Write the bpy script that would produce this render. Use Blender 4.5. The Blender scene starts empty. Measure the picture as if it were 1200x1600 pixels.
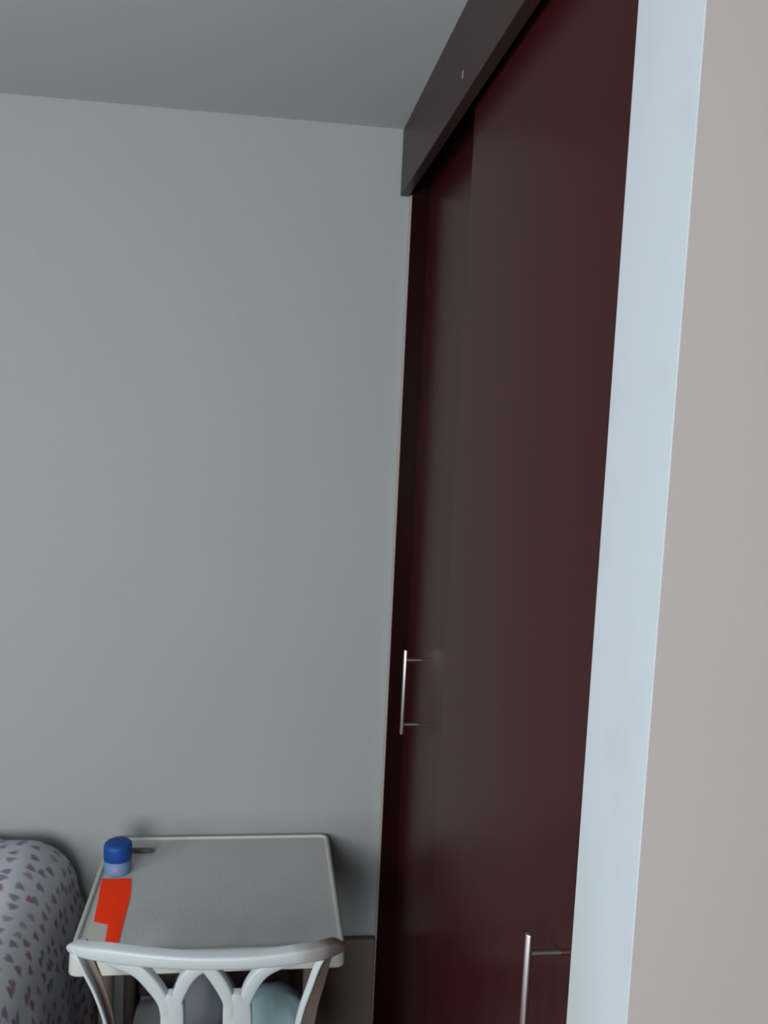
import bpy, bmesh, math, random
from mathutils import Vector, Matrix
random.seed(4)
C = bpy.context.scene

# ---------------------------------------------------------------- camera
cam = bpy.data.cameras.new('camera')
cam.sensor_fit = 'VERTICAL'; cam.sensor_height = 36.0; cam.sensor_width = 27.0
cam.lens = 1424.38 / 1600 * 36.0
cam.clip_start = 0.02
cam.dof.use_dof = True; cam.dof.focus_distance = .95; cam.dof.aperture_fstop = 11
camo = bpy.data.objects.new('camera', cam); C.collection.objects.link(camo)
FW = Vector((0.13567286, 0.98561274, -0.10079886))
RT = Vector((0.99022918, -0.13158730, 0.04616235))
UP = Vector((-0.03223435, 0.10607695, 0.99383531))
M = Matrix((RT, UP, -FW)).transposed().to_4x4()
M.translation = Vector((-0.29919, -2.14615, 1.73699))
camo.matrix_world = M
C.camera = camo

# ---------------------------------------------------------------- exposure, world, daylight
C.view_settings.view_transform = 'Standard'; C.view_settings.look = 'None'
C.view_settings.gamma = 1; C.view_settings.exposure = 0.0
C.view_settings.use_curve_mapping = False
W = bpy.data.worlds.new('sky'); C.world = W; W.use_nodes = True
W.node_tree.nodes['Background'].inputs[0].default_value = (0.75, 0.88, 1.0, 1)
W.node_tree.nodes['Background'].inputs[1].default_value = 0.8

def area(name, loc, rot, sx, sy, power, col):
    l = bpy.data.lights.new(name, 'AREA'); l.shape = 'RECTANGLE'
    l.size = sx; l.size_y = sy; l.energy = power; l.color = col
    o = bpy.data.objects.new(name, l); C.collection.objects.link(o)
    o.location = loc; o.rotation_euler = rot
    return o
# daylight coming in through the window of the left wall (faces +x)
area('window_daylight', (-2.36, -2.55, 1.6), (0, -math.pi/2, 0), 1.1, 1.7, 52, (0.90, 0.96, 1.0))
# daylight through the window behind the camera (faces +y)
area('rear_window_daylight', (-1.3, -3.88, 1.6), (math.pi/2, 0, 0), 1.2, 1.1, 98, (0.90, 0.965, 1.0))

# ---------------------------------------------------------------- materials
def new_mat(name):
    m = bpy.data.materials.new(name); m.use_nodes = True
    nt = m.node_tree; b = nt.nodes['Principled BSDF']
    return m, nt, b

def mat(name, col, rough=.5, spec=.5, metal=0, noise=0.06, nscale=8, bump=0, bscale=200, coat=0):
    m, nt, b = new_mat(name)
    b.inputs['Roughness'].default_value = rough
    b.inputs['Specular IOR Level'].default_value = spec
    b.inputs['Metallic'].default_value = metal
    b.inputs['Coat Weight'].default_value = coat
    tc = nt.nodes.new('ShaderNodeTexCoord')
    n = nt.nodes.new('ShaderNodeTexNoise'); n.inputs['Scale'].default_value = nscale
    n.inputs['Detail'].default_value = 4
    nt.links.new(tc.outputs['Object'], n.inputs['Vector'])
    mx = nt.nodes.new('ShaderNodeMix'); mx.data_type = 'RGBA'
    mx.inputs['A'].default_value = (*[c * (1 - noise) for c in col], 1)
    mx.inputs['B'].default_value = (*[min(1, c * (1 + noise)) for c in col], 1)
    nt.links.new(n.outputs['Fac'], mx.inputs['Factor'])
    nt.links.new(mx.outputs['Result'], b.inputs['Base Color'])
    if bump:
        n2 = nt.nodes.new('ShaderNodeTexNoise'); n2.inputs['Scale'].default_value = bscale
        nt.links.new(tc.outputs['Object'], n2.inputs['Vector'])
        bp = nt.nodes.new('ShaderNodeBump'); bp.inputs['Strength'].default_value = bump
        bp.inputs['Distance'].default_value = .002
        nt.links.new(n2.outputs['Fac'], bp.inputs['Height'])
        nt.links.new(bp.outputs['Normal'], b.inputs['Normal'])
    return m

M_WALL = mat('wall_paint', (.250, .258, .260), .85, .2, noise=.03, nscale=2.5, bump=.25, bscale=120)
M_CEIL = mat('ceiling_paint', (.42, .44, .445), .9, .15, noise=.03, nscale=2, bump=.10, bscale=90)
M_BEIGE = mat('beige_paint', (.275, .246, .235), .8, .2, noise=.03, nscale=3, bump=.08, bscale=90)
M_OUT = mat('room_paint', (.50, .48, .45), .85, .2, noise=.03)
M_FLOOR = mat('floor_tile', (.17, .09, .06), .35, .4, noise=.12, nscale=5)

def white_strip():
    m, nt, b = new_mat('white_strip_paint')
    b.inputs['Roughness'].default_value = .7; b.inputs['Specular IOR Level'].default_value = .25
    tc = nt.nodes.new('ShaderNodeTexCoord'); sep = nt.nodes.new('ShaderNodeSeparateXYZ')
    nt.links.new(tc.outputs['Object'], sep.inputs[0])
    n = nt.nodes.new('ShaderNodeTexNoise'); n.inputs['Scale'].default_value = 14; n.inputs['Detail'].default_value = 5
    nt.links.new(tc.outputs['Object'], n.inputs['Vector'])
    # smudges: a few greyish fingermarks
    r = nt.nodes.new('ShaderNodeValToRGB')
    r.color_ramp.elements[0].position = .55; r.color_ramp.elements[0].color = (.365, .40, .43, 1)
    r.color_ramp.elements[1].position = .92; r.color_ramp.elements[1].color = (.325, .355, .39, 1)
    nt.links.new(n.outputs['Fac'], r.inputs['Fac'])
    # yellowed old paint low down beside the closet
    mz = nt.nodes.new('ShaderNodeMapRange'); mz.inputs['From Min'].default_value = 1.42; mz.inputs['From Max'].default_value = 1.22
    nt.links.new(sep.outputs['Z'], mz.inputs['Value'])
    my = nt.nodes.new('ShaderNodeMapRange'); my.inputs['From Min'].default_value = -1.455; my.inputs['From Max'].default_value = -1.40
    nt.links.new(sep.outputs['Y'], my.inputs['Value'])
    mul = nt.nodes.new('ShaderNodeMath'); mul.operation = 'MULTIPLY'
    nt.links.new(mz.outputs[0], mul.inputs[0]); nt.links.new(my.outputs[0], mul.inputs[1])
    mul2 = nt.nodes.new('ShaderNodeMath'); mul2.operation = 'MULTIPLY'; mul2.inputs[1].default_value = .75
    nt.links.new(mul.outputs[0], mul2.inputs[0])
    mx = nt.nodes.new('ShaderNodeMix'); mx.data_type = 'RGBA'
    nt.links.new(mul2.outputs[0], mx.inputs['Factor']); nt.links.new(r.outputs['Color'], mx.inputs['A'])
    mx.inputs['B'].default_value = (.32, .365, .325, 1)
    nt.links.new(mx.outputs['Result'], b.inputs['Base Color'])
    return m
M_STRIP = white_strip()

def wenge(name, c0, c1, rough, spec):
    m, nt, b = new_mat(name)
    b.inputs['Roughness'].default_value = rough; b.inputs['Specular IOR Level'].default_value = spec
    tc = nt.nodes.new('ShaderNodeTexCoord'); mp = nt.nodes.new('ShaderNodeMapping')
    mp.inputs['Scale'].default_value = (30, 30, 1.2)
    nt.links.new(tc.outputs['Object'], mp.inputs['Vector'])
    n = nt.nodes.new('ShaderNodeTexNoise'); n.inputs['Scale'].default_value = 2.2; n.inputs['Detail'].default_value = 8
    nt.links.new(mp.outputs[0], n.inputs['Vector'])
    r = nt.nodes.new('ShaderNodeValToRGB')
    r.color_ramp.elements[0].position = .3; r.color_ramp.elements[0].color = (*c0, 1)
    r.color_ramp.elements[1].position = .75; r.color_ramp.elements[1].color = (*c1, 1)
    nt.links.new(n.outputs['Fac'], r.inputs['Fac']); nt.links.new(r.outputs['Color'], b.inputs['Base Color'])
    bp = nt.nodes.new('ShaderNodeBump'); bp.inputs['Strength'].default_value = .08; bp.inputs['Distance'].default_value = .0005
    nt.links.new(n.outputs['Fac'], bp.inputs['Height']); nt.links.new(bp.outputs['Normal'], b.inputs['Normal'])
    return m
M_WOOD = wenge('dark_wood_laminate', (.030, .0048, .0054), (.035, .0064, .0070), .25, .055)
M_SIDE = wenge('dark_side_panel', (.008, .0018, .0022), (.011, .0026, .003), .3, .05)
M_FASC = wenge('fascia_laminate', (.032, .014, .014), (.037, .018, .018), .35, .12)
M_EDGE = mat('edge_banding', (.34, .27, .25), .4, .4)
M_STEEL = mat('brushed_steel', (.62, .58, .58), .32, .5, metal=1, noise=.04, nscale=60)
M_POST = mat('dark_steel', (.22, .19, .19), .45, .5, metal=1, noise=.04, nscale=60)
M_ALU = mat('dark_track', (.03, .02, .02), .4, .4)
M_PLASTIC = mat('white_plastic', (.40, .43, .44), .42, .45, noise=.05, nscale=18, bump=.15, bscale=260)
M_WEB = mat('brown_web_plastic', (.20, .15, .13), .5, .3, noise=.15, nscale=14)  # darker brown tone for the recessed web of the chair stiles
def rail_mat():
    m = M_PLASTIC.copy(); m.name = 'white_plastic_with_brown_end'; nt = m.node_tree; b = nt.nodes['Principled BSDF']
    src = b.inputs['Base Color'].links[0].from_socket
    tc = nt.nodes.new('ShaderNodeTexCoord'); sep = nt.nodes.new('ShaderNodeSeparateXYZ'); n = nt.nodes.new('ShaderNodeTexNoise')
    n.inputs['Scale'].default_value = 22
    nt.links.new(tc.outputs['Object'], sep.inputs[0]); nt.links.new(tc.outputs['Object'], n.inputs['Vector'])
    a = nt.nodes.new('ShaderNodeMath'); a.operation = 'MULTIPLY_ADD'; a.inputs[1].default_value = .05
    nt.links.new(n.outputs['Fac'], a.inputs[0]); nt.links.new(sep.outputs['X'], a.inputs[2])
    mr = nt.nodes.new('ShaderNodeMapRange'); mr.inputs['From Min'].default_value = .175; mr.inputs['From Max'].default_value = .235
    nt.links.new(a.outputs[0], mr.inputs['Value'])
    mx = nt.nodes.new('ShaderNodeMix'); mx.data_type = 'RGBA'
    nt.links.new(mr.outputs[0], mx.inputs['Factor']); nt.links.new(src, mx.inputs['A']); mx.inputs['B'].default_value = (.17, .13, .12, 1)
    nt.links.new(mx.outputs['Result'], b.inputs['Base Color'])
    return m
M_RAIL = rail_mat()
M_TABLE = mat('table_plastic', (.44, .445, .435), .5, .4, noise=.05, nscale=10, bump=.3, bscale=300)
M_RIM = mat('table_rim_plastic', (.43, .43, .385), .4, .4, noise=.05, nscale=20)
M_LEG = mat('brown_leg_paint', (.085, .062, .058), .5, .3)
M_BLUE = mat('blue_cap_plastic', (.005, .050, .22), .5, .25, noise=.05)
M_JAR = mat('pale_blue_label', (.11, .19, .31), .5, .4, noise=.22, nscale=45)
M_LILAC = mat('lilac_mark', (.22, .19, .36), .5, .3)
M_ORANGE = mat('fluorescent_orange', (1.0, .045, .004), .75, .15, noise=.02, nscale=60)
M_CARD = mat('cream_card', (.47, .45, .40), .8, .15, noise=.04)
M_PEN = mat('dark_brown_plastic', (.075, .055, .06), .4, .4)
M_MATT = mat('mattress_fabric', (.45, .43, .42), .9, .1)
M_BEDW = mat('bed_wood', (.06, .03, .025), .5, .3)
M_PALE = mat('pale_blue_cloth', (.36, .50, .54), .9, .1, noise=.08, nscale=12, bump=.4, bscale=80)
M_FRAME = mat('window_frame_white', (.7, .7, .7), .4, .4)

def bedspread_mat():
    m, nt, b = new_mat('petal_print_cotton')
    b.inputs['Roughness'].default_value = .9; b.inputs['Specular IOR Level'].default_value = .1
    L = nt.links.new; N = nt.nodes.new
    tc = N('ShaderNodeTexCoord')
    v = N('ShaderNodeTexVoronoi'); v.voronoi_dimensions = '2D'; v.inputs['Scale'].default_value = 27; v.inputs['Randomness'].default_value = .75
    L(tc.outputs['UV'], v.inputs['Vector'])
    sc = N('ShaderNodeVectorMath'); sc.operation = 'SCALE'; sc.inputs['Scale'].default_value = 1.0
    L(tc.outputs['UV'], sc.inputs[0])
    sub = N('ShaderNodeVectorMath'); sub.operation = 'SUBTRACT'
    L(sc.outputs[0], sub.inputs[0]); L(v.outputs['Position'], sub.inputs[1])
    k = N('ShaderNodeVectorMath'); k.operation = 'SCALE'; k.inputs['Scale'].default_value = 27
    L(sub.outputs[0], k.inputs[0])
    sr = N('ShaderNodeSeparateColor'); L(v.outputs['Color'], sr.inputs[0])
    rot = N('ShaderNodeVectorRotate'); rot.rotation_type = 'Z_AXIS'
    an = N('ShaderNodeMath'); an.operation = 'MULTIPLY'; an.inputs[1].default_value = 6.28
    L(sr.outputs['Red'], an.inputs[0]); L(an.outputs[0], rot.inputs['Angle']); L(k.outputs[0], rot.inputs['Vector'])
    sx = N('ShaderNodeSeparateXYZ'); L(rot.outputs[0], sx.inputs[0])
    ab = N('ShaderNodeMath'); ab.operation = 'ABSOLUTE'; L(sx.outputs['X'], ab.inputs[0])
    ma = N('ShaderNodeMath'); ma.operation = 'MULTIPLY_ADD'; ma.inputs[1].default_value = -.75
    L(ab.outputs[0], ma.inputs[0]); L(sx.outputs['Y'], ma.inputs[2])
    p1 = N('ShaderNodeMath'); p1.operation = 'MULTIPLY'; L(ma.outputs[0], p1.inputs[0]); L(ma.outputs[0], p1.inputs[1])
    p2 = N('ShaderNodeMath'); p2.operation = 'MULTIPLY'; L(sx.outputs['X'], p2.inputs[0]); L(sx.outputs['X'], p2.inputs[1])
    s = N('ShaderNodeMath'); s.operation = 'ADD'; L(p1.outputs[0], s.inputs[0]); L(p2.outputs[0], s.inputs[1])
    lt = N('ShaderNodeMapRange'); lt.inputs['From Min'].default_value = .11; lt.inputs['From Max'].default_value = .03
    L(s.outputs[0], lt.inputs['Value'])
    r = N('ShaderNodeValToRGB'); r.color_ramp.interpolation = 'CONSTANT'
    cols = [(0, (.27, .19, .25)), (.3, (.24, .23, .27)), (.5, (.33, .29, .35)), (.72, (.25, .21, .28)), (.88, (.31, .17, .20))]
    e = r.color_ramp.elements
    e[0].position, e[0].color = cols[0][0], (*cols[0][1], 1)
    e[1].position, e[1].color = cols[1][0], (*cols[1][1], 1)
    for p, c in cols[2:]:
        x = e.new(p); x.color = (*c, 1)
    L(sr.outputs['Green'], r.inputs['Fac'])
    mx = N('ShaderNodeMix'); mx.data_type = 'RGBA'
    mx.inputs['A'].default_value = (.52, .52, .57, 1)
    L(r.outputs['Color'], mx.inputs['B']); L(lt.outputs[0], mx.inputs['Factor'])
    L(mx.outputs['Result'], b.inputs['Base Color'])
    return m
M_SPREAD = bedspread_mat()

def glass():
    m, nt, b = new_mat('window_glass')
    b.inputs['Transmission Weight'].default_value = 1; b.inputs['Roughness'].default_value = 0; b.inputs['IOR'].default_value = 1.45
    return m
M_GLASS = glass()

# ---------------------------------------------------------------- helpers
def box(bm, x0, x1, y0, y1, z0, z1, bev=0, seg=2):
    t = bmesh.new(); bmesh.ops.create_cube(t, size=1)
    for v in t.verts:
        v.co = Vector((x0 + (v.co.x + .5) * (x1 - x0), y0 + (v.co.y + .5) * (y1 - y0), z0 + (v.co.z + .5) * (z1 - z0)))
    if bev: bmesh.ops.bevel(t, geom=t.edges[:], offset=bev, segments=seg, profile=.5, affect='EDGES')
    merge(bm, t)

def merge(bm, t):
    me = bpy.data.meshes.new('tmp'); t.to_mesh(me); t.free(); bm.from_mesh(me); bpy.data.meshes.remove(me)

def cyl(bm, a, b, r0, r1=None, seg=20, bev=0):
    a = Vector(a); b = Vector(b); r1 = r0 if r1 is None else r1
    t = bmesh.new()
    bmesh.ops.create_cone(t, cap_ends=True, segments=seg, radius1=r0, radius2=r1, depth=(b - a).length)
    if bev:
        ed = [e for e in t.edges if len(e.link_faces) == 2 and abs(e.link_faces[0].normal.z - e.link_faces[1].normal.z) > .5]
        bmesh.ops.bevel(t, geom=ed, offset=bev, segments=3, profile=.5, affect='EDGES')
    q = (b - a).to_track_quat('Z', 'Y').to_matrix().to_4x4(); q.translation = (a + b) / 2
    bmesh.ops.transform(t, matrix=q, verts=t.verts)
    merge(bm, t)

def obj(name, bm, m, parent=None, smooth=None, loc=None):
    bmesh.ops.recalc_face_normals(bm, faces=bm.faces)
    me = bpy.data.meshes.new(name); bm.to_mesh(me); bm.free()
    ms = m if isinstance(m, (list, tuple)) else [m]
    for x in ms: me.materials.append(x)
    if smooth is not None:
        for p in me.polygons: p.use_smooth = True
        me.set_sharp_from_angle(angle=math.radians(smooth))
    o = bpy.data.objects.new(name, me); C.collection.objects.link(o)
    if parent: o.parent = parent
    if loc: o.location = loc
    return o

def thing(name, label, cat, loc=(0, 0, 0), rz=0):
    o = bpy.data.objects.new(name, None); C.collection.objects.link(o)
    o.location = loc; o.rotation_euler = (0, 0, rz); o.empty_display_size = .05
    o['label'] = label; o['category'] = cat
    return o

def struct(name, bm, m, parent=None, smooth=None):
    o = obj(name, bm, m, parent, smooth)
    if parent is None: o['kind'] = 'structure'
    return o

def B(*a, **k):
    bm = bmesh.new(); box(bm, *a, **k); return bm

# ---------------------------------------------------------------- the room
HC = 2.40
Y_BACK, Y_FRONT = 0.0, -3.95
X_LEFT, X_RIGHT = -2.40, 1.60
YS0, YS1 = -1.381, -1.507           # white wall end beside the closet
struct('floor', B(X_LEFT - .15, X_RIGHT + .15, Y_FRONT - .15, .15, -.1, 0), M_FLOOR)
struct('ceiling', B(X_LEFT - .15, X_RIGHT + .15, Y_FRONT - .15, .15, HC, HC + .1), M_CEIL)
struct('wall_back', B(X_LEFT - .15, .70, 0, .15, 0, HC), M_WALL)
# left wall with its window opening
bm = bmesh.new()
wy0, wy1, wz0, wz1 = -3.4, -1.7, 1.0, 2.2
box(bm, X_LEFT - .15, X_LEFT, Y_FRONT, wy0, 0, HC); box(bm, X_LEFT - .15, X_LEFT, wy1, 0, 0, HC)
box(bm, X_LEFT - .15, X_LEFT, wy0, wy1, 0, wz0); box(bm, X_LEFT - .15, X_LEFT, wy0, wy1, wz1, HC)
struct('wall_left', bm, M_OUT)
bm = bmesh.new()
for a in ((wy0, wy0 + .05, wz0, wz1), (wy1 - .05, wy1, wz0, wz1), (wy0 + .05, wy1 - .05, wz0, wz0 + .05), (wy0 + .05, wy1 - .05, wz1 - .05, wz1), ((wy0 + wy1) / 2 - .03, (wy0 + wy1) / 2 + .03, wz0 + .05, wz1 - .05)):
    box(bm, X_LEFT - .11, X_LEFT - .05, a[0], a[1], a[2], a[3], bev=.004)
win = struct('window_1', bm, M_FRAME)
obj('pane', B(X_LEFT - .083, X_LEFT - .077, wy0 + .05, wy1 - .05, wz0 + .05, wz1 - .05), M_GLASS, win)
# wall behind the camera, with its window
bm = bmesh.new()
fx0, fx1, fz0, fz1 = -1.95, -.65, 1.0, 2.2
box(bm, X_LEFT - .15, fx0, Y_FRONT - .15, Y_FRONT, 0, HC); box(bm, fx1, X_RIGHT + .15, Y_FRONT - .15, Y_FRONT, 0, HC)
box(bm, fx0, fx1, Y_FRONT - .15, Y_FRONT, fz1, HC); box(bm, fx0, fx1, Y_FRONT - .15, Y_FRONT, 0, fz0)
struct('wall_front', bm, M_OUT)
bm = bmesh.new()
for a in ((fx0, fx0 + .05, fz0, fz1), (fx1 - .05, fx1, fz0, fz1), (fx0 + .05, fx1 - .05, fz1 - .05, fz1), (fx0 + .05, fx1 - .05, fz0, fz0 + .05), (-1.33, -1.27, fz0 + .05, fz1 - .05)):
    box(bm, a[0], a[1], Y_FRONT - .1, Y_FRONT - .04, a[2], a[3], bev=.004)
win2 = struct('window_2', bm, M_FRAME)
obj('pane', B(fx0 + .05, fx1 - .05, Y_FRONT - .073, Y_FRONT - .067, fz0 + .05, fz1 - .05), M_GLASS, win2)
struct('wall_right', B(X_RIGHT, X_RIGHT + .15, Y_FRONT, YS1, 0, HC), M_BEIGE)
# wall that ends beside the closet: white painted end, beige painted face
bm = bmesh.new()
bmesh.ops.create_cube(bm, size=1)
for v in bm.verts:
    v.co = Vector((0 if v.co.x < 0 else X_RIGHT + .15, YS1 if v.co.y < 0 else YS0, 0 if v.co.z < 0 else HC))
bmesh.ops.bevel(bm, geom=[e for e in bm.edges if all(abs(v.co.x) < 1e-4 and abs(v.co.y - YS1) < 1e-4 for v in e.verts)], offset=.0008, segments=2, profile=.5, affect='EDGES')
bm.normal_update()
for f in bm.faces:
    if f.normal.x < -.8: f.material_index = 1
struct('wall_side', bm, [M_BEIGE, M_STRIP])
# closet recess behind: side/back masonry
struct('wall_recess', B(.64, .70, YS0, 0, 0, HC), M_OUT)

# ---------------------------------------------------------------- the closet
cl = thing('closet', 'dark reddish-brown built-in sliding door closet between grey wall and white wall end', 'closet', (0, 0, 0))
FH = HC - .149
YE = YS0 + .002
obj('fascia', B(0, .020, YE, -.001, FH, HC - .001, bev=.0012), M_FASC, cl)
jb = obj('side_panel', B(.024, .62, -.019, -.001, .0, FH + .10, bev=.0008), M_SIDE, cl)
obj('edge_band', B(.0215, .0242, -.0195, -.0008, .0, FH - .001), M_EDGE, jb)['label'] = 'thin pale edge strip'
obj('side_panel', B(.10, .62, YE, YE + .018, 0, FH + .10), M_WOOD, cl)
bm = bmesh.new(); box(bm, .021, .62, YE, -.02, HC - .03, HC - .002)
obj('top_panel', bm, M_WOOD, cl)
bm = bmesh.new()
for x in (.030, .057, .086): box(bm, x, x + .003, YE, -.02, HC - .06, HC - .03)
box(bm, .030, .089, YE, -.02, HC - .033, HC - .0302)
obj('top_track', bm, M_ALU, cl)
bm = bmesh.new(); box(bm, .03, .09, YE, -.02, .0, .02)
for x in (.041, .072): box(bm, x, x + .004, YE, -.02, .02, .028)
obj('bottom_track', bm, M_ALU, cl)
obj('back_panel', B(.62, .635, YE, -.001, 0, HC - .002), M_WOOD, cl)

def handle(parent, xs, y, z0, z1):
    bm = bmesh.new()
    xb = xs - .035
    cyl(bm, (xb, y, z0), (xb, y, z1), .0043, seg=20, bev=.001)
    h = obj('handle', bm, M_STEEL, parent, smooth=40)
    h['label'] = 'slim brushed steel bar handle'
    for zz in (z0 + .022, z1 - .022):
        bm = bmesh.new(); cyl(bm, (xb + .003, y, zz), (xs + .0005, y, zz), .0036, seg=16)
        obj('post', bm, M_POST, h, smooth=40)
d1 = obj('door', B(.065, .083, -.79, -.0205, .032, HC - .055, bev=.001), M_WOOD, cl)
d1['label'] = 'rear sliding door next to the grey wall'
handle(d1, .065, -.212, 1.046, 1.236)
d2 = obj('door', B(.034, .052, YE + .001, -.605, .032, HC - .055, bev=.001), M_WOOD, cl)
d2['label'] = 'front sliding door next to the white wall end'
handle(d2, .034, -1.262, 1.012, 1.203)
# small chip in the fascia
obj('chip_mark', B(-.0003, .0005, -.658, -.652, 2.284, 2.296), M_EDGE, cl)

# ---------------------------------------------------------------- the table
TX0, TX1, TY0, TY1, TZ = -.625, -.106, -.489, -.008, .72
tb = thing('plastic_table', 'small square white plastic table with raised rim against the grey wall', 'table', ((TX0 + TX1) / 2, (TY0 + TY1) / 2, 0))
hx, hy = (TX1 - TX0) / 2, (TY1 - TY0) / 2
def rrect(hx, hy, r, n=6):
    pts = []
    for cx, cy, a0 in ((hx - r, hy - r, 0), (-hx + r, hy - r, 90), (-hx + r, -hy + r, 180), (hx - r, -hy + r, 270)):
        for i in range(n + 1):
            a = math.radians(a0 + 90 * i / n); pts.append((cx + r * math.cos(a), cy + r * math.sin(a)))
    return pts
def loops(bm, prof, cap0=False, cap1=False, n=6):
    rings = []
    for (inset, z, r) in prof:
        rings.append([bm.verts.new((x, y, z)) for x, y in rrect(hx - inset, hy - inset, max(r, .002), n)])
    for a, b in zip(rings, rings[1:]):
        k = len(a)
        for i in range(k): bm.faces.new((a[i], a[(i + 1) % k], b[(i + 1) % k], b[i]))
    if cap0: bm.faces.new(rings[0])
    if cap1: bm.faces.new(rings[-1])
bm = bmesh.new()
loops(bm, [(.011, TZ - .002, .012), (.011, TZ - .010, .012)], True, True)
obj('tabletop', bm, M_TABLE, tb, smooth=40)
bm = bmesh.new()
loops(bm, [(.0115, TZ - .006, .012), (.0105, TZ + .0005, .013), (.008, TZ + .0025, .015), (.003, TZ + .0025, .018), (.0005, TZ, .02), (0, TZ - .010, .02), (-.001, TZ - .040, .02), (.003, TZ - .040, .018), (.005, TZ - .010, .016), (.0115, TZ - .008, .013)])
obj('rim', bm, M_RIM, tb, smooth=50)
for sx in (-1, 1):
    for sy in (-1, 1):
        bm = bmesh.new()
        cx, cy = sx * (hx - .060), sy * (hy - .060)
        cyl(bm, (cx, cy, 0), (cx - sx * .002, cy - sy * .002, TZ - .012), .012, .015, seg=24)
        cyl(bm, (cx, cy, TZ - .05), (cx, cy, TZ - .012), .018, .022, seg=24)
        obj('leg', bm, M_LEG, tb, smooth=40)

# ---------------------------------------------------------------- things on the table
jx, jy = -.583, -.168
jar = thing('plastic_jar', 'small jar with a blue screw cap at the left rear of the table', 'jar', (jx, jy, TZ - .002))
def lathe(prof, seg=40):
    bm = bmesh.new(); rings = []
    for r, z in prof:
        rings.append([bm.verts.new((r * math.cos(2 * math.pi * i / seg), r * math.sin(2 * math.pi * i / seg), z)) for i in range(seg)])
    for a, b in zip(rings, rings[1:]):
        for i in range(seg): bm.faces.new((a[i], a[(i + 1) % seg], b[(i + 1) % seg], b[i]))
    bm.faces.new(rings[0]); bm.faces.new(rings[-1])
    return bm
obj('jar_body', lathe([(.0265, 0), (.0285, .002), (.0292, .006), (.0292, .031), (.028, .034), (.026, .036)]), M_JAR, jar, smooth=50)
bm = lathe([(.0298, .031), (.0304, .032), (.0304, .058), (.0295, .064), (.0265, .0675), (.020, .069), (.01, .0695)])
obj('cap', bm, M_BLUE, jar, smooth=50)
bm = bmesh.new()
prev = None
for i in range(9):
    a = math.radians(-108 + 3.6 * i); r = .0295
    hgt = .006 * math.sin(math.pi * (i + .5) / 9.0)
    p = [bm.verts.new((r * math.cos(a), r * math.sin(a), .018 - hgt)), bm.verts.new((r * math.cos(a), r * math.sin(a), .018 + hgt))]
    if prev: bm.faces.new((prev[0], p[0], p[1], prev[1]))
    prev = p
obj('label_mark', bm, M_LILAC, jar)

def plate(pts, z0, z1):
    bm = bmesh.new(); a = [bm.verts.new((x, y, z0)) for x, y in pts]; b = [bm.verts.new((x, y, z1)) for x, y in pts]
    bm.faces.new(a); bm.faces.new(b)
    for i in range(len(a)): bm.faces.new((a[i], a[(i + 1) % len(a)], b[(i + 1) % len(a)], b[i]))
    return bm
cdx, cdy = -.575, -.32
card = thing('paper_card', 'fluorescent orange L-shaped card with a cream corner in front of the blue-capped jar', 'card', (cdx, cdy, TZ - .002))
org = [(-0.612, -0.201), (-0.549, -0.203), (-0.541, -0.273), (-0.54, -0.383), (-0.539, -0.45), (-0.564, -0.447), (-0.569, -0.3835), (-0.599, -0.371), (-0.603, -0.303)]
crm = [(-0.5988, -0.3722), (-0.5692, -0.3845), (-0.5645, -0.447), (-0.599, -0.440)]
obj('orange_panel', plate([(x - cdx, y - cdy) for x, y in org], 0, .0012), M_ORANGE, card)
obj('cream_corner', plate([(x - cdx, y - cdy) for x, y in crm], 0, .001), M_CARD, card)

bm = bmesh.new()
cyl(bm, (-.045, 0, 0), (.030, 0, 0), .0055, seg=16, bev=.001); cyl(bm, (.030, 0, 0), (.040, 0, 0), .0055, .003, seg=16)
pen = obj('pen', bm, M_PEN, smooth=40, loc=(-.552, -.082, TZ + .0036))
pen.rotation_euler = (0, 0, -.04)
pen['label'] = 'dark brown pen lying on the table behind the blue-capped jar'; pen['category'] = 'pen'

# ---------------------------------------------------------------- the chair
CX, CY = -.365, -.38
ch = thing('plastic_chair', 'white plastic chair with an arched openwork back pushed up to the table', 'chair', (CX, CY, 0))
def back_y(u, z):
    t = u / .235
    uu = max(-1.05, min(1.05, t))
    return (-.665 + .03 * uu * uu + .035 * uu ** 8 + .18 * (.82 - z) - .05 * u) - CY
def surf(u, z): return Vector((u, back_y(u, z), z))
def surf_n(u, z):
    e = 1e-3
    n = (surf(u + e, z) - surf(u - e, z)).cross(surf(u, z + e) - surf(u, z - e)).normalized()
    return n if n.y < 0 else -n          # outward, towards the room
def catmull(pts, n=7):
    P = [pts[0]] + list(pts) + [pts[-1]]; out = []
    for i in range(1, len(P) - 2):
        for k in range(n):
            t = k / n
            out.append(tuple(.5 * ((2 * b) + (-a + c) * t + (2 * a - 5 * b + 4 * c - d) * t * t + (-a + 3 * b - 3 * c + d) * t ** 3)
                             for a, b, c, d in zip(P[i - 1], P[i], P[i + 1], P[i + 2])))
    out.append(tuple(pts[-1])); return out
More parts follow.
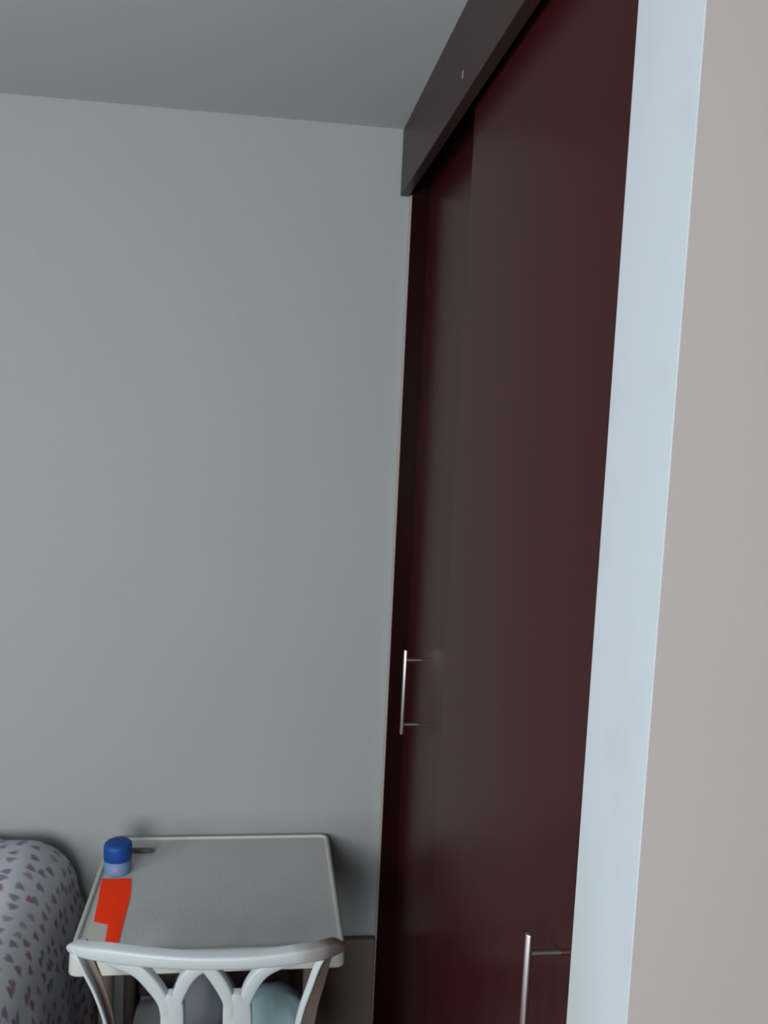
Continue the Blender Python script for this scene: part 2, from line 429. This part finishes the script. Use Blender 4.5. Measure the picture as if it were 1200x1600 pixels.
def bar(bm, pts, th=.018, rnd=.0035, lift=0, channel=0, lip=0, twist=0):
    """moulded bar following the curved chair back; pts = (u, z, halfwidth)"""
    pts = catmull(pts); rings = []
    for i, (u, z, w) in enumerate(pts):
        a = pts[max(0, i - 1)]; b = pts[min(len(pts) - 1, i + 1)]
        t = Vector((b[0] - a[0], b[1] - a[1])).normalized(); s = Vector((-t.y, t.x))
        n = surf_n(u, z); r = min(rnd, w * .5)
        sec = [(-w, -th / 2), (-w, th / 2 - r), (-w + r * .3, th / 2 - r * .3), (-w + r, th / 2), (0, th / 2 - channel), (w - r, th / 2), (w - r * .3, th / 2 - r * .3), (w, th / 2 - r), (w, -th / 2)]
        if lip:                                  # raised lip along one edge, recessed web beside it
            k = -1 if lip < 0 else 1             # lip on the -s or +s edge
            e = w * .3
            dp = .024 if abs(lip) == 1 else .004; w *= 1 if abs(lip) == 1 else 1.2; e = w * (.3 if abs(lip) == 1 else .72)
            sec = [(-k * w, -th / 2), (-k * w, th / 2 - dp), (k * e - k * .001, th / 2 - dp), (k * e, th / 2 - .002), (k * e + k * .002, th / 2), (k * w - k * .002, th / 2), (k * w, th / 2 - .002), (k * w, -th / 2)]
        ring = []
        for q, h in sec:
            uu, zz = u + s.x * q, z + s.y * q
            if twist:                            # section turned about its own length
                sv = (surf(u + s.x * 1e-3, z + s.y * 1e-3) - surf(u, z)).normalized(); ct, st = math.cos(twist), math.sin(twist)
                ring.append(bm.verts.new(surf(u, z) + (sv * ct - n * st) * q + (n * ct + sv * st) * (h - .008)))
                continue
            ring.append(bm.verts.new(surf(uu, zz) + n * (h + lift)))
        rings.append(ring)
    for a, b in zip(rings, rings[1:]):
        k = len(a)
        for i in range(k):
            f = bm.faces.new((a[i], a[(i + 1) % k], b[(i + 1) % k], b[i]))
            if lip and i in (0, 1): f.material_index = 1      # brown web beside the white lip
    bm.faces.new(rings[0]); bm.faces.new(rings[-1])
rail = [(-0.232, 0.798, 0.005), (-0.219, 0.806, 0.0100), (-0.174, 0.815, 0.0130), (-0.13, 0.815, 0.0137), (-0.022, 0.811, 0.0125), (0.085, 0.810, 0.0125), (0.162, 0.812, 0.0136), (0.214, 0.806, 0.0140), (0.235, 0.795, 0.0076)]
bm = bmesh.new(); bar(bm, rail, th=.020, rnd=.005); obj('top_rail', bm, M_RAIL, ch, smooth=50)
bm = bmesh.new()
bar(bm, [(-0.222, 0.808, 0.0080), (-0.210, 0.790, 0.0085), (-0.197, 0.765, 0.0086), (-0.184, 0.738, 0.0086), (-0.170, 0.695, 0.0086), (-0.163, 0.655, 0.0090), (-.160, .56, .011), (-.165, .44, .014)], th=.034, lip=-1, twist=.6)
obj('stile', bm, [M_PLASTIC, M_WEB], ch, smooth=50)
bm = bmesh.new()
bar(bm, [(0.226, 0.806, 0.0100), (0.218, 0.790, 0.0160), (0.209, 0.768, 0.0175), (0.2, 0.735, 0.0172), (0.188, 0.692, 0.0165), (0.181, 0.646, 0.0165), (.173, .56, .016), (.165, .44, .016)], th=.012, lip=-2, twist=.22)
obj('stile', bm, [M_PLASTIC, M_WEB], ch, smooth=50)
def splat(stem, arms):
    bm = bmesh.new(); bar(bm, stem, th=.0152, lift=0)
    for i, a in enumerate(arms): bar(bm, a, th=.0155 - .0006 * i)
    obj('splat', bm, M_PLASTIC, ch, smooth=50)
splat([(-0.056, 0.746, 0.005), (-0.056, 0.738, 0.012), (-0.055, 0.725, 0.0190), (-0.054, 0.711, 0.0200), (-0.054, 0.663, 0.0205), (-.055, .58, .021), (-.056, .455, .022)],
      [[(-0.160, 0.806, 0.0112), (-0.139, 0.801, 0.0116), (-0.111, 0.788, 0.0122), (-0.089, 0.763, 0.0122), (-0.070, 0.730, 0.0105), (-.0655, .700, .0085)],
       [(0.006, 0.803, 0.0090), (-0.007, 0.800, 0.0110), (-0.022, 0.788, 0.0118), (-0.036, 0.765, 0.0118), (-0.046, 0.730, 0.0100), (-.044, .700, .0085)]])
splat([(0.055, 0.746, 0.006), (0.055, 0.738, 0.014), (0.055, 0.725, 0.0225), (0.056, 0.711, 0.0245), (0.058, 0.663, 0.0255), (.062, .58, .0255), (.064, .455, .025)],
      [[(-0.005, 0.803, 0.0090), (0.004, 0.800, 0.0110), (0.014, 0.787, 0.0118), (0.028, 0.763, 0.0118), (0.041, 0.730, 0.0105), (.043, .700, .0090)],
       [(0.150, 0.806, 0.0115), (0.129, 0.803, 0.0115), (0.100, 0.788, 0.0118), (0.082, 0.764, 0.0122), (0.070, 0.730, 0.0110), (.068, .700, .0090)]])
# seat: dished shell with a rolled rim
def seat():
    bm = bmesh.new(); nx, ny = 24, 20
    def top(i, j):
        s = -1 + 2 * i / nx; t = j / ny
        hw = .160 + .006 * t
        x = hw * s * (1 - .04 * t ** 8); y = -.19 + .40 * t - .018 * (abs(s) ** 4) * t
        z = .438 - .014 * (1 - s * s) * math.sin(math.pi * min(1, t * 1.1)) + .004 * t - .016 * max(0, t - .88) / .12
        return x, y, z
    A = [[bm.verts.new(top(i, j)) for j in range(ny + 1)] for i in range(nx + 1)]
    Bv = [[bm.verts.new((A[i][j].co.x, A[i][j].co.y, A[i][j].co.z - (.030 if i in (0, nx) or j in (0, ny) else .006))) for j in range(ny + 1)] for i in range(nx + 1)]
    for i in range(nx):
        for j in range(ny):
            bm.faces.new((A[i][j], A[i + 1][j], A[i + 1][j + 1], A[i][j + 1])); bm.faces.new((Bv[i][j], Bv[i][j + 1], Bv[i + 1][j + 1], Bv[i + 1][j]))
    for i in range(nx):
        for j in (0, ny): bm.faces.new((A[i][j], A[i + 1][j], Bv[i + 1][j], Bv[i][j]))
    for j in range(ny):
        for i in (0, nx): bm.faces.new((A[i][j], A[i][j + 1], Bv[i][j + 1], Bv[i][j]))
    return bm
obj('seat', seat(), M_PLASTIC, ch, smooth=50)
for sx in (-1, 1):
    for (y0, y1) in ((-.175, -.215), (.185, .215)):
        bm = bmesh.new()
        a = Vector((sx * .140, y0, .425)); b = Vector((sx * .152, y1, 0))
        t = bmesh.new(); rr = []
        for k in range(9):
            f = k / 8; c = a.lerp(b, f); w = .021 - .007 * f
            pts = [(-w, -w), (w, -w), (w, -w + .006), (-w + .006, -w + .006), (-w + .006, w), (-w, w)]
            rr.append([t.verts.new((c.x - sx * px, c.y + (py if y0 < 0 else -py), c.z)) for px, py in pts])
        for p, q in zip(rr, rr[1:]):
            for i in range(6): t.faces.new((p[i], p[(i + 1) % 6], q[(i + 1) % 6], q[i]))
        t.faces.new(rr[0]); t.faces.new(rr[-1])
        merge(bm, t); obj('leg', bm, M_PLASTIC, ch)

# ---------------------------------------------------------------- things seen under the table
def bundle(name, loc, sx, sy, sz, m, label, cat, seed, knot=True):
    rnd = random.Random(seed); ph = [rnd.uniform(0, 6.28) for _ in range(8)]
    bm = bmesh.new(); bmesh.ops.create_uvsphere(bm, u_segments=40, v_segments=24, radius=1)
    for v in bm.verts:
        a = math.atan2(v.co.y, v.co.x); z = v.co.z
        k = 1 + .035 * math.sin(5 * a + ph[0] + 2 * z) + .025 * math.sin(9 * a + ph[1] - 3 * z) + .02 * math.sin(4 * z + ph[2] + a)
        zz = z if z > -.55 else -.55 + (z + .55) * .12
        v.co = Vector((v.co.x * k * sx, v.co.y * k * sy, (zz + .604) * sz / 1.604))
    o = obj(name, bm, m, smooth=60, loc=loc); o['label'] = label; o['category'] = cat
    return o
bundle('cloth_bundle', (-.238, -.372, .4335), .082, .092, .125, M_PALE, 'pale blue rounded cloth bundle on the chair seat under the table', 'bundle', 1)

M_GREY = mat('grey_blue_cloth', (.17, .185, .21), .9, .1, noise=.08, nscale=12, bump=.4, bscale=80)
bundle('cloth_bundle', (-.385, -.255, .431), .070, .068, .118, M_GREY, 'grey-blue cloth bundle seen through the middle opening of the chair back', 'bundle', 3)
M_BOARD = mat('dark_brown_board', (.115, .084, .080), .6, .2, noise=.15, nscale=9)
bm = bmesh.new(); box(bm, -.585, .0205, -.030, -.012, 0, .455, bev=.004)
bd = obj('board', bm, M_BOARD); bd['category'] = 'board'
bd['label'] = 'low dark brown board standing against the grey wall behind the table'

# ---------------------------------------------------------------- the bed with its patterned spread
bed = thing('bed', 'bed under a white spread with small pink and grey petals, left of the table', 'bed', (-1.12, -1.0, 0))
bx0, bx1, by0, by1 = -.46, .36, -.95, .94          # local extents of the mattress
obj('bed_base', B(bx0, bx1, by0, by1, .10, .34, bev=.01), M_BEDW, bed)
for sx in (bx0 + .06, bx1 - .06):
    for sy in (by0 + .06, by1 - .06):
        bm = bmesh.new(); cyl(bm, (sx, sy, 0), (sx, sy, .11), .022, .028); obj('leg', bm, M_BEDW, bed, smooth=40)
obj('mattress', B(bx0, bx1, by0, by1, .34, .70, bev=.06, seg=5), M_MATT, bed, smooth=60)
def spread():
    """cloth: across = x profile (left hem, top, right hem), along = y"""
    bm = bmesh.new(); uvl = bm.loops.layers.uv.new('UVMap')
    zt = .735
    prof = []                                       # (x, z, side)
    def P(x, z): prof.append((x, z))
    for k in range(14): P(bx0 - .05 + .02 * k / 13, .12 + (zt - .09 - .12) * k / 13)
    for k in range(1, 8):
        a = math.pi - k * math.pi / 2 / 8; P(bx0 + .06 + .09 * math.cos(a), zt - .09 + .09 * math.sin(a))
    for k in range(1, 24): P(bx0 + .07 + (bx1 - .07 - bx0 - .07) * k / 24, zt)
    for k in range(1, 10):
        a = math.pi / 2 - k * math.pi / 2 / 10; P(.308 + .117 * math.cos(a), zt - .12 + .12 * math.sin(a))
    for k in range(26):
        f = k / 25; P(.428 + .060 * f ** .6, zt - .12 - (zt - .12 - .12) * f)
    ny = 110; grid = []
    s = [0]
    for a, b in zip(prof, prof[1:]): s.append(s[-1] + math.hypot(b[0] - a[0], b[1] - a[1]))
    for j in range(ny + 1):
        t = j / ny; y = by0 - .02 + (by1 + .03 - by0 + .02) * t; row = []
        for i, (x, z) in enumerate(prof):
            hang = max(0, (zt - .1 - z) / (zt - .1)); sd = 1 if x > 0 else -1
            fold = math.sin(y * 31 + 1.3 * math.sin(y * 7)) * .012 * hang ** .7 + math.sin(y * 13 + 2) * .010 * hang
            dz = .012 * math.sin(x * 9 + y * 6) * (1 - hang) + .008 * math.sin(x * 21 - y * 14) * (1 - hang) + .020 * math.exp(-((x - .12) / .16) ** 2 - ((y - .82) / .25) ** 2)
            edge = max(0, (y - (by1 - .05)) / .08); low = .02 * edge ** 2 * (1 - hang)
            row.append(bm.verts.new((x + sd * fold - .05 * hang * max(0, (y - .2)) * 0, y, max(.10, z + dz - low))))
        grid.append(row)
    for j in range(ny):
        for i in range(len(prof) - 1):
            f = bm.faces.new((grid[j][i], grid[j][i + 1], grid[j + 1][i + 1], grid[j + 1][i]))
            for l, (jj, ii) in zip(f.loops, ((j, i), (j, i + 1), (j + 1, i + 1), (j + 1, i))):
                l[uvl].uv = (s[ii], jj / ny * 1.95)
    return bm
sp = obj('bedspread', spread(), M_SPREAD, bed, smooth=80)
so = sp.modifiers.new('thickness', 'SOLIDIFY'); so.thickness = .004; so.offset = 1
